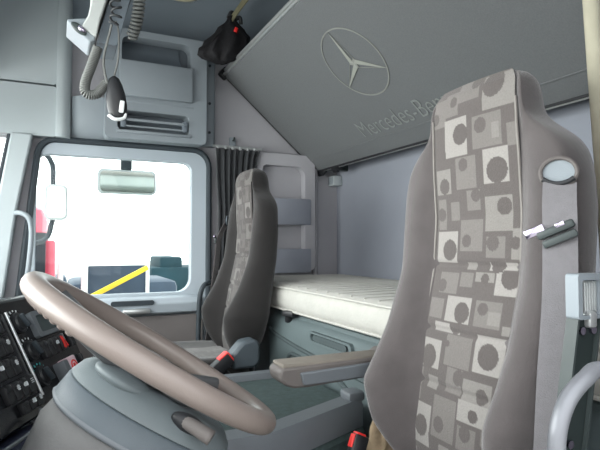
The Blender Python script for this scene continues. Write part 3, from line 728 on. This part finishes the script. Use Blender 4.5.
# ================================================================== DASHBOARD
DO = Vector((-.026, 1.10, .715)); hx = Vector((.413, .911, 0)).normalized(); du = Vector((-.393, .179, .902)); du = (du-hx*du.dot(hx)).normalized(); dn = hx.cross(du).normalized()
if dn.x < 0: dn = -dn
def dp(s, t, c=0): return DO+hx*s+du*t+dn*c
DA = (hx, du, dn)
db = thing('dashboard', 'dark wrap-round dashboard with grey top behind the steering wheel', 'dashboard', (-.25, 1.2, 0))
f = MB()
f.loft([[dp(s, t, c) for t, c in ((-.03, -.25), (-.03, 0), (.195, 0), (.205, -.012), (.205, -.25))] for s in (-.50, -.3, 0, .20, .235)])
f.build('switch_panel', 'gloss', db, bev=.004)
f = MB(); f.loft([[(x, y, z) for x, z in ((-.50, .0), (-.085, .0), (-.07, .55), (-.075, .785), (-.10, .802), (-.50, .83))] for y in (1.42, 1.7, 2.19)]); f.build('passenger_dash', 'plasticd_shade', db, bev=.015)
f = MB(); f.loft([[(x, y, z) for x, z in ((-.50, .80), (-.50, .885), (-.16, .885), (-.125, .87), (-.12, .80))] for y in (.30, .8, 1.20, 1.40)]); f.build('dash_top', 'plasticd_shade', db, bev=.012)
f = MB(); f.loft([[(x, y, z) for x, z in ((-.50, .0), (-.50, .80), (-.20, .80), (-.20, .0))] for y in (.30, .9, 1.36)]); f.build('dash_lower', 'plasticd_shade', db)
f = MB(); f.loft([[dp(s, t, c) for t, c in ((-.035, -.05), (-.035, .03), (-.045, .04), (-.10, .03), (-.10, -.05))] for s in (-.32, -.1, -.055, -.04)]); f.build('cubby_tray', 'navy', db, bev=.004)
f = MB(); f.tube([dp(-.32, -.036, .035), dp(-.12, -.040, .036), dp(-.075, -.028, .030), dp(-.045, -.022, .022), dp(-.052, -.085, .03), dp(-.32, -.10, .035)], .0035, 8, smooth=3); f.build('tray_rim', 'tunnel', db)
f = MB(); f.loft([[dp(s, t, c) for t, c in ((-.088, -.05), (-.088, .05), (-.10, .06), (-.30, .08), (-.30, -.05))] for s in (-.35, 0, .03)]); f.build('knee_panel', 'boot', db, bev=.006)
f = MB(); f.tube([dp(.010, .172, .003), dp(.010, 0, .003)], .0030, 10); f.build('silver_strip', 'alu', db)
def rocker(s, t, w=.021, h=.034, m='black', sym=None, symm='print_white'):
    f = MB(); f.box(dp(s, t, .004), (w, h, .012), .003, axes=DA)
    f.box(dp(s, t+h*.28, .008), (w*.86, h*.36, .008), .003, axes=DA)
    k = tag(f.build('rocker_switch', m, db), '', '') if False else f.build('rocker_switch', m, db)
    if sym:
        g = MB(); sym(g, s, t); g.build('symbol', symm, k, smooth=0)
def sy_dot(g, s, t): g.box(dp(s, t+.004, .0125), (.009, .008, .001), .002, axes=DA)
def sy_bar(g, s, t):
    for k in range(3): g.box(dp(s, t+.001+k*.0035, .0125), (.009, .0016, .001), axes=DA)
def sy_sun(g, s, t):
    for k in range(4): g.box(dp(s, t+.004, .0125), (.010, .0018, .001), axes=(hx*cos(k*pi/4)+du*sin(k*pi/4), du*cos(k*pi/4)-hx*sin(k*pi/4), dn))
for i in range(4):
    rocker(-.085+i*.024-.004, .030, sym=(None, sy_sun, sy_dot, sy_bar)[i])
    rocker(-.108+i*.024-.003, .090 if False else .072, sym=(None, sy_dot, None, sy_sun)[i]) if i < 4 else None
for i in range(3):
    rocker(-.085+i*.024, .112, sym=(sy_dot, None, sy_sun)[i]); rocker(-.085+i*.024, .152, sym=(None, sy_bar, None)[i])
for i in range(3): rocker(-.062+i*.024, -.003, h=.022, sym=(None, sy_dot, sy_sun)[i])
for t in (.146, .087, .032):
    f = MB(); f.cyl(dp(.040, t, 0), dp(.040, t, .006), .021, n=28); f.cyl(dp(.040, t, .005), dp(.040, t, .010), .018, .015, n=28)
    kb = f.build('rotary_knob', 'black', db)
    f = MB(); f.box(dp(.040, t, .016), (.007, .030, .010), .003, axes=(hx*cos(.4)+du*sin(.4), du*cos(.4)-hx*sin(.4), dn)); f.build('knob_grip', 'rubber', kb)
    f = MB()
    for k in range(11):
        a = radians(-30+k*24); f.box(dp(.040+.026*cos(a), t+.026*sin(a), .0008), (.0035 if k % 2 else .005, .0022, .001), axes=(hx*cos(a)+du*sin(a), du*cos(a)-hx*sin(a), dn))
    f.build('scale_marks', 'print_white' if t > .04 else 'teald', kb, smooth=0)
f = MB(); f.plate([rr(.076, .190, .104, .160, .008), rr(.092, .178, .113, .150, .005)], .014, lambda a, q, c: tuple(dp(a, q, .004+c))); fr = f.build('display_frame', 'tunnel', db, bev=.002)
f = MB(); f.plate([rr(.086, .182, .110, .154, .004)], .002, lambda a, q, c: tuple(dp(a, q, .003+c))); f.build('display', 'display', fr)
for i, s in enumerate((.082, .105, .128)): rocker(s, .078, w=.021, h=.036, sym=(None, None, sy_dot)[i])
rocker(.205, .080, w=.020, h=.036)
f = MB(); f.box(dp(.155, .079, .006), (.024, .036, .014), .003, axes=DA); hz = f.build('hazard_switch', 'black', db)
f = MB(); f.plate([[(.145, .066), (.165, .066), (.155, .090)], [(.1495, .069), (.1605, .069), (.155, .083)]], .001, lambda a, q, c: tuple(dp(a, q, .0138+c))); f.build('hazard_symbol', 'red', hz, smooth=0)
f = MB(); f.box(dp(.151, .078, .0135), (.006, .028, .001), axes=(hx*cos(.2)+du*sin(.2), du*cos(.2)-hx*sin(.2), dn)); f.build('hazard_stripe', 'red', hz, smooth=0)
f = MB(); f.box(dp(.102, .020, .010), (.020, .044, .030), .004, axes=DA); f.build('side_switch', 'tunnel', db)
f = MB(); f.box(dp(.134, .022, .010), (.040, .044, .024), .004, axes=DA); pk = f.build('parking_brake_button', 'pink', db); pk['label'] = 'pale pink square button with red ring'
f = MB(); f.plate([oval(.134, .022, .013, .013), oval(.134, .022, .0095, .0095)], .001, lambda a, q, c: tuple(dp(a, q, .0225+c))); f.plate([rr(.130, .138, .017, .027, .002)], .001, lambda a, q, c: tuple(dp(a, q, .0225+c))); f.build('ring_symbol', 'red', pk, smooth=0)
f = MB(); f.cyl(dp(.185, .026, 0), dp(.185, .026, .012), .018, .015, n=24); f.box(dp(.185, .026, .016), (.008, .028, .012), .003, axes=DA); f.build('rotary_knob', 'black', db)

# ================================================================== RADIO, MICROPHONE, CORDS
rd = thing('cb_radio', 'pale two-way radio hanging from the overhead front trim with cords around it', 'radio', (.07, 1.1, 1.62))
# body: runs away and up from the lower front end
f = MB()
f.loft([[(.036, 1.08, 1.424), (.064, 1.08, 1.408), (.064, 1.20, 1.408), (.036, 1.20, 1.424)],
        [(.048, 1.075, 1.447), (.070, 1.075, 1.440), (.070, 1.20, 1.440), (.048, 1.20, 1.447)],
        [(.056, 1.065, 1.49), (.084, 1.065, 1.49), (.084, 1.20, 1.49), (.056, 1.20, 1.49)],
        [(.060, 1.06, 1.64), (.12, 1.06, 1.64), (.12, 1.2, 1.64), (.060, 1.2, 1.64)]])
f.build('case', 'radio', rd, bev=.003)
f = MB(); f.loft([[(.010, 1.085, 1.432), (.052, 1.085, 1.398), (.062, 1.085, 1.402), (.062, 1.085, 1.412), (.048, 1.085, 1.445), (.012, 1.085, 1.437)],
                  [(.010, 1.17, 1.432), (.052, 1.17, 1.398), (.062, 1.17, 1.402), (.062, 1.17, 1.412), (.048, 1.17, 1.445), (.012, 1.17, 1.437)]])
f.build('flange', 'grey', rd, bev=.003)
ax = (Vector((.75, 0, -.58)).normalized(), Vector((0, 1, 0)), Vector((.58, 0, .75)).normalized())
f = MB(); f.ell((.032, 1.083, 1.420), (.017, .004, .008), 20, axes=ax); f.build('port', 'steel', rd)
f = MB(); f.ell((.037, 1.0805, 1.419), (.009, .004, .005), 16, axes=ax); f.build('port_screw', 'chrome', rd)
f = MB(); f.loft([[(.066, 1.10, 1.405), (.100, 1.10, 1.402), (.106, 1.10, 1.408), (.106, 1.20, 1.408), (.066, 1.20, 1.405)],
                  [(.088, 1.09, 1.49), (.124, 1.09, 1.49), (.128, 1.09, 1.50), (.128, 1.2, 1.50), (.088, 1.2, 1.49)],
                  [(.11, 1.08, 1.64), (.17, 1.08, 1.64), (.17, 1.09, 1.64), (.17, 1.2, 1.64), (.11, 1.2, 1.64)]])
f.build('mount_bracket', 'greydk', rd, bev=.003)
def coil(P, R, r, turns, n=12, steps=14):
    P = catmull(P, 14); m = len(P); L = [0]
    for a, c in zip(P, P[1:]): L.append(L[-1]+(c-a).length)
    out = []; u = (P[1]-P[0]).orthogonal().normalized(); N = turns*steps; j = 0
    for k in range(N+1):
        s = L[-1]*k/N
        while j < m-2 and L[j+1] < s: j += 1
        t = (P[j+1]-P[j]).normalized(); c = P[j]+(P[j+1]-P[j])*((s-L[j])/max(1e-9, L[j+1]-L[j]))
        u = (u-t*u.dot(t)).normalized(); w = t.cross(u); a = 2*pi*k/steps
        out.append(c+(u*cos(a)+w*sin(a))*R)
    b = MB(); b.tube(out, r, 6); return b
wc = coil([(.104, 1.05, 1.53), (.094, 1.05, 1.48), (.098, 1.05, 1.45), (.090, 1.05, 1.425)], .0095, .0022, 7).build('coiled_cord', 'coild', smooth=180)
tag(wc, 'loose dark coiled cord across the front of the radio', 'cord')
wc = coil([(.14, 1.04, 1.56), (.142, 1.06, 1.50), (.140, 1.08, 1.455), (.132, 1.10, 1.425)], .0095, .0032, 20).build('coiled_cord', 'coil', smooth=180)
tag(wc, 'thick grey coiled cord at the right side of the radio', 'cord')
wc = coil([(.068, 1.10, 1.395), (.058, 1.10, 1.36), (.046, 1.10, 1.32), (.048, 1.10, 1.300), (.066, 1.10, 1.300), (.086, 1.10, 1.325)], .0078, .0022, 44).build('coiled_cord', 'coil', smooth=180)
tag(wc, 'grey coiled cord looping down under the radio to the microphone', 'cord')
mc = thing('microphone', 'small dark oval microphone with white tip hanging under the radio', 'microphone', (.104, 1.08, 1.285))
ax = (Vector((1, 0, .12)).normalized(), Vector((0, 1, 0)), Vector((-.12, 0, 1)).normalized())
f = MB(); rings = []
for h, w, d in ((.048, .004, .004), (.043, .010, .008), (.030, .0145, .011), (.010, .0185, .013), (-.012, .0195, .013), (-.028, .017, .012), (-.036, .013, .010), (-.040, .006, .006)):
    rings.append([Vector((.103, 1.085, 1.288))+ax[0]*w*cos(2*pi*j/24)+ax[1]*d*sin(2*pi*j/24)+ax[2]*h for j in range(24)])
f.loft(rings); f.build('body', 'black', mc, smooth=180)
f = MB(); f.box((.112, 1.071, 1.273), (.009, .006, .024), .002, rot=(0, .1, 0)); f.build('talk_button', 'white', mc)
f = MB(); f.tube([(.088, 1.078, 1.256), (.100, 1.075, 1.248), (.116, 1.078, 1.252), (.120, 1.08, 1.262)], .0035, 8, smooth=4); f.build('tip', 'white', mc)
f = MB(); f.tube([(.098, 1.085, 1.335), (.104, 1.07, 1.37), (.104, 1.07, 1.42), (.098, 1.065, 1.44)], .0018, 6, smooth=6); f.build('straight_wire', 'coil', mc)
f = MB(); f.tube([(.086, 1.085, 1.320), (.080, 1.08, 1.34), (.078, 1.08, 1.37), (.086, 1.07, 1.41), (.090, 1.06, 1.43)], .0024, 6, smooth=6); f.build('curved_wire', 'coil', mc)

# ================================================================== FAR SIDE HANDLES, OUTSIDE MIRRORS
gh = MB(); gh.tube([(-.148, 2.25, 1.118), (-.130, 2.22, 1.122), (-.10, 2.205, 1.105), (-.088, 2.205, 1.06), (-.090, 2.205, .98), (-.100, 2.21, .88), (-.115, 2.24, .85)], .0095, 10, smooth=6)
gh.build('grab_handle', 'grey', bpy.data.objects['trim_2'], smooth=180)
gh = MB(); gh.tube([(.655, 2.29, .838), (.632, 2.24, .838), (.58, 2.20, .832), (.556, 2.19, .79), (.550, 2.19, .70), (.548, 2.19, .56), (.56, 2.22, .52), (.60, 2.28, .51)], .0105, 10, smooth=6)
gh.build('grab_handle', 'rubber', post, smooth=180)
km = thing('kerb_mirror', 'small outside mirror hanging above the far door window', 'mirror', (.28, 2.55, 1.40))
f = MB(); f.plate([rr(.165, .425, 1.237, 1.352, .022)], .03, lambda a, q, c: (a, 2.55+c+.15*(q-1.3), q)); f.build('housing', 'vehwhite', km, bev=.006)
f = MB(); f.plate([rr(.175, .415, 1.245, 1.342, .018)], .004, lambda a, q, c: (a, 2.532+c+.15*(q-1.3), q)); f.build('mirror_glass', 'mirror', km)
f = MB(); f.box((.29, 2.55, 1.38), (.05, .03, .06), .008); f.tube([(.29, 2.56, 1.40), (.29, 2.50, 1.45), (.29, 2.36, 1.47)], .012, 10, smooth=4); f.build('arm', 'rubber', km)
sm = thing('wing_mirror', 'tall outside mirror beyond the front corner of the far door window', 'mirror', (.0, 2.75, 1.2))
f = MB(); f.plate([rr(-.055, .045, 1.12, 1.29, .025)], .05, wallY(2.77)); f.build('housing', 'vehwhite', sm, bev=.01)
f = MB(); f.plate([rr(-.045, .035, 1.13, 1.28, .02)], .004, wallY(2.742)); f.build('mirror_glass', 'mirror', sm)
f = MB(); f.tube([(-.02, 2.77, 1.28), (-.04, 2.77, 1.42), (-.20, 2.45, 1.48)], .012, 8, smooth=4); f.tube([(-.02, 2.77, 1.12), (-.06, 2.77, 1.02), (-.24, 2.40, .98)], .012, 8, smooth=4); f.build('arm', 'rubber', sm)

# ================================================================== YARD OUTSIDE
b = MB(); b.box((0, 20, -1.45), (120, 120, .1)); tag(b.build('yard_ground', 'concrete', smooth=0), 'pale concrete yard outside the truck', 'ground')['kind'] = 'structure'
tr = thing('parked_truck', 'red and white truck parked outside beyond the front of the far window', 'truck', (-1.1, 6.4, -1.4))
f = MB(); f.box((-1.35, 6.6, .25), (2.5, 1.6, 2.3), .12); f.build('cab', 'redd', tr)
f = MB(); f.box((-.06, 6.6, .30), (.10, 1.4, 1.5), .03); f.build('side_fairing', 'redd', tr)
f = MB(); f.box((-.35, 5.79, .85), (.5, .02, .55), .005); f.build('side_window', 'darkwin', tr)
f = MB(); f.cyl((-1.2, 5.75, -.92), (-1.2, 6.1, -.92), .48, n=32); f.build('wheel', 'black', tr)
f = MB(); f.box((.04, 6.4, -.3), (.06, .06, 2.2), .01); f.box((.28, 6.4, -.3), (.05, .06, 2.2), .01); f.build('rear_post', 'vehwhite', tr)
vn = thing('reflection_box', 'blue-grey box with pale frame standing in for a reflection low in the far window', 'reflection', (1.1, 9.3, -1.4))  # box and bar stand in for a reflection in the door glass
f = MB(); f.box((1.05, 9.9, -.40), (1.75, 1.6, 1.6), .12); f.build('body', 'vehblue', vn)
f = MB(); f.plate([rr(.40, 1.42, -.2, .80, .05), rr(.46, 1.36, -.1, .74, .04)], .06, wallY(9.04)); f.build('window_frame', 'vehwhite', vn)
f = MB(); f.plate([rr(.45, 1.37, -.1, .66, .04)], .02, wallY(9.06)); f.build('side_glass', 'vehblue', vn)
for x in (.55, 1.6):
    f = MB(); f.cyl((x, 9.0, -1.08), (x, 9.25, -1.08), .32, n=28); f.build('wheel', 'black', vn)
f = MB(); f.box((.86, 8.6, .40), (1.05, .06, .075), .01, rot=(0, -.48, 0)); bar_ = f.build('bar', 'yellow')
ba = thing('reflection_bar', 'slanting yellow bar standing in for a reflection in front of the blue-grey box', 'barrier', (.38, 8.6, -1.4))  # bar belongs to the same stand-in reflection
bar_.parent = ba; bar_.matrix_parent_inverse = Matrix.Translation(-ba.location)
f = MB(); f.box((.38, 8.6, -.65), (.16, .16, 1.5), .02); f.build('post', 'vehwhite', ba)
sd = thing('yard_shed', 'low dark teal shed standing outside at the right of the window', 'shed', (2.9, 12, -1.4))
f = MB(); f.box((2.75, 12.6, -.45), (1.7, 1.5, 1.9), .05); f.build('walls', 'teal', sd)
f = MB(); f.box((2.35, 12.6, .58), (.5, 1.4, .3), .05); f.build('roof_box', 'teal', sd)
cr = thing('parked_car', 'dark car parked outside left of the blue-grey box', 'car', (.1, 10.5, -1.4))
f = MB(); f.loft([[(x, y, z) for x, z in ((-.9, -1.1), (-.9, -.35), (-.5, -.2), (-.2, .35), (.18, .38), (.26, -.2), (.33, -1.1))] for y in (11.3, 12.6)]); f.build('body', 'vehblue', cr, bev=.08)
for x in (-.55,):
    f = MB(); f.cyl((x, 11.2, -1.08), (x, 11.5, -1.08), .32, n=28); f.build('wheel', 'black', cr)

# ================================================================== LIGHT + CAMERA
w = bpy.data.worlds.new('sky'); SC.world = w; w.use_nodes = True
N = w.node_tree.nodes; L = w.node_tree.links
bgn = N['Background']; bgn.inputs['Strength'].default_value = SKY = 4.2
tc = N.new('ShaderNodeTexCoord'); sx = N.new('ShaderNodeSeparateXYZ'); cr_ = N.new('ShaderNodeValToRGB')
L.new(tc.outputs['Generated'], sx.inputs[0]); L.new(sx.outputs[2], cr_.inputs[0]); L.new(cr_.outputs[0], bgn.inputs[0])
cr_.color_ramp.elements[0].position = .45; cr_.color_ramp.elements[0].color = (.97, .99, 1, 1)
cr_.color_ramp.elements[1].position = 1; cr_.color_ramp.elements[1].color = (.92, .96, 1, 1)
def area(name, loc, rot, sx_, sy_, power, col=(1, .99, .97)):
    l = bpy.data.lights.new(name, 'AREA'); l.shape = 'RECTANGLE'; l.size = sx_; l.size_y = sy_; l.energy = power; l.color = col
    o = bpy.data.objects.new(name, l); COL.objects.link(o); o.location = loc; o.rotation_euler = rot; return o
area('windscreen_fill', (-.68, 1.25, 1.15), (0, -pi/2, 0), .6, 1.8, 34)  # added fill outside the windscreen, on top of the sky light
area('cab_roof_fill', (.05, 1.1, 2.12), (0, 0, 0), .5, .5, 5)  # added fill under the roof, no lamp is fitted there
cam = bpy.data.cameras.new('camera'); co = bpy.data.objects.new('camera', cam); COL.objects.link(co)
cam.sensor_width = 36; cam.lens = 31.2; cam.clip_start = .02
yaw = radians(25.05); pit = math.atan(20/520)
co.location = (0, 0, 1.0); co.rotation_euler = (pi/2+pit, 0, -yaw)
SC.camera = co
SC.view_settings.view_transform = 'Standard'; SC.view_settings.look = 'None'; SC.view_settings.exposure = 0
SC.cycles.use_denoising = True; SC.cycles.max_bounces = 10; SC.cycles.diffuse_bounces = 6; SC.cycles.transparent_max_bounces = 12
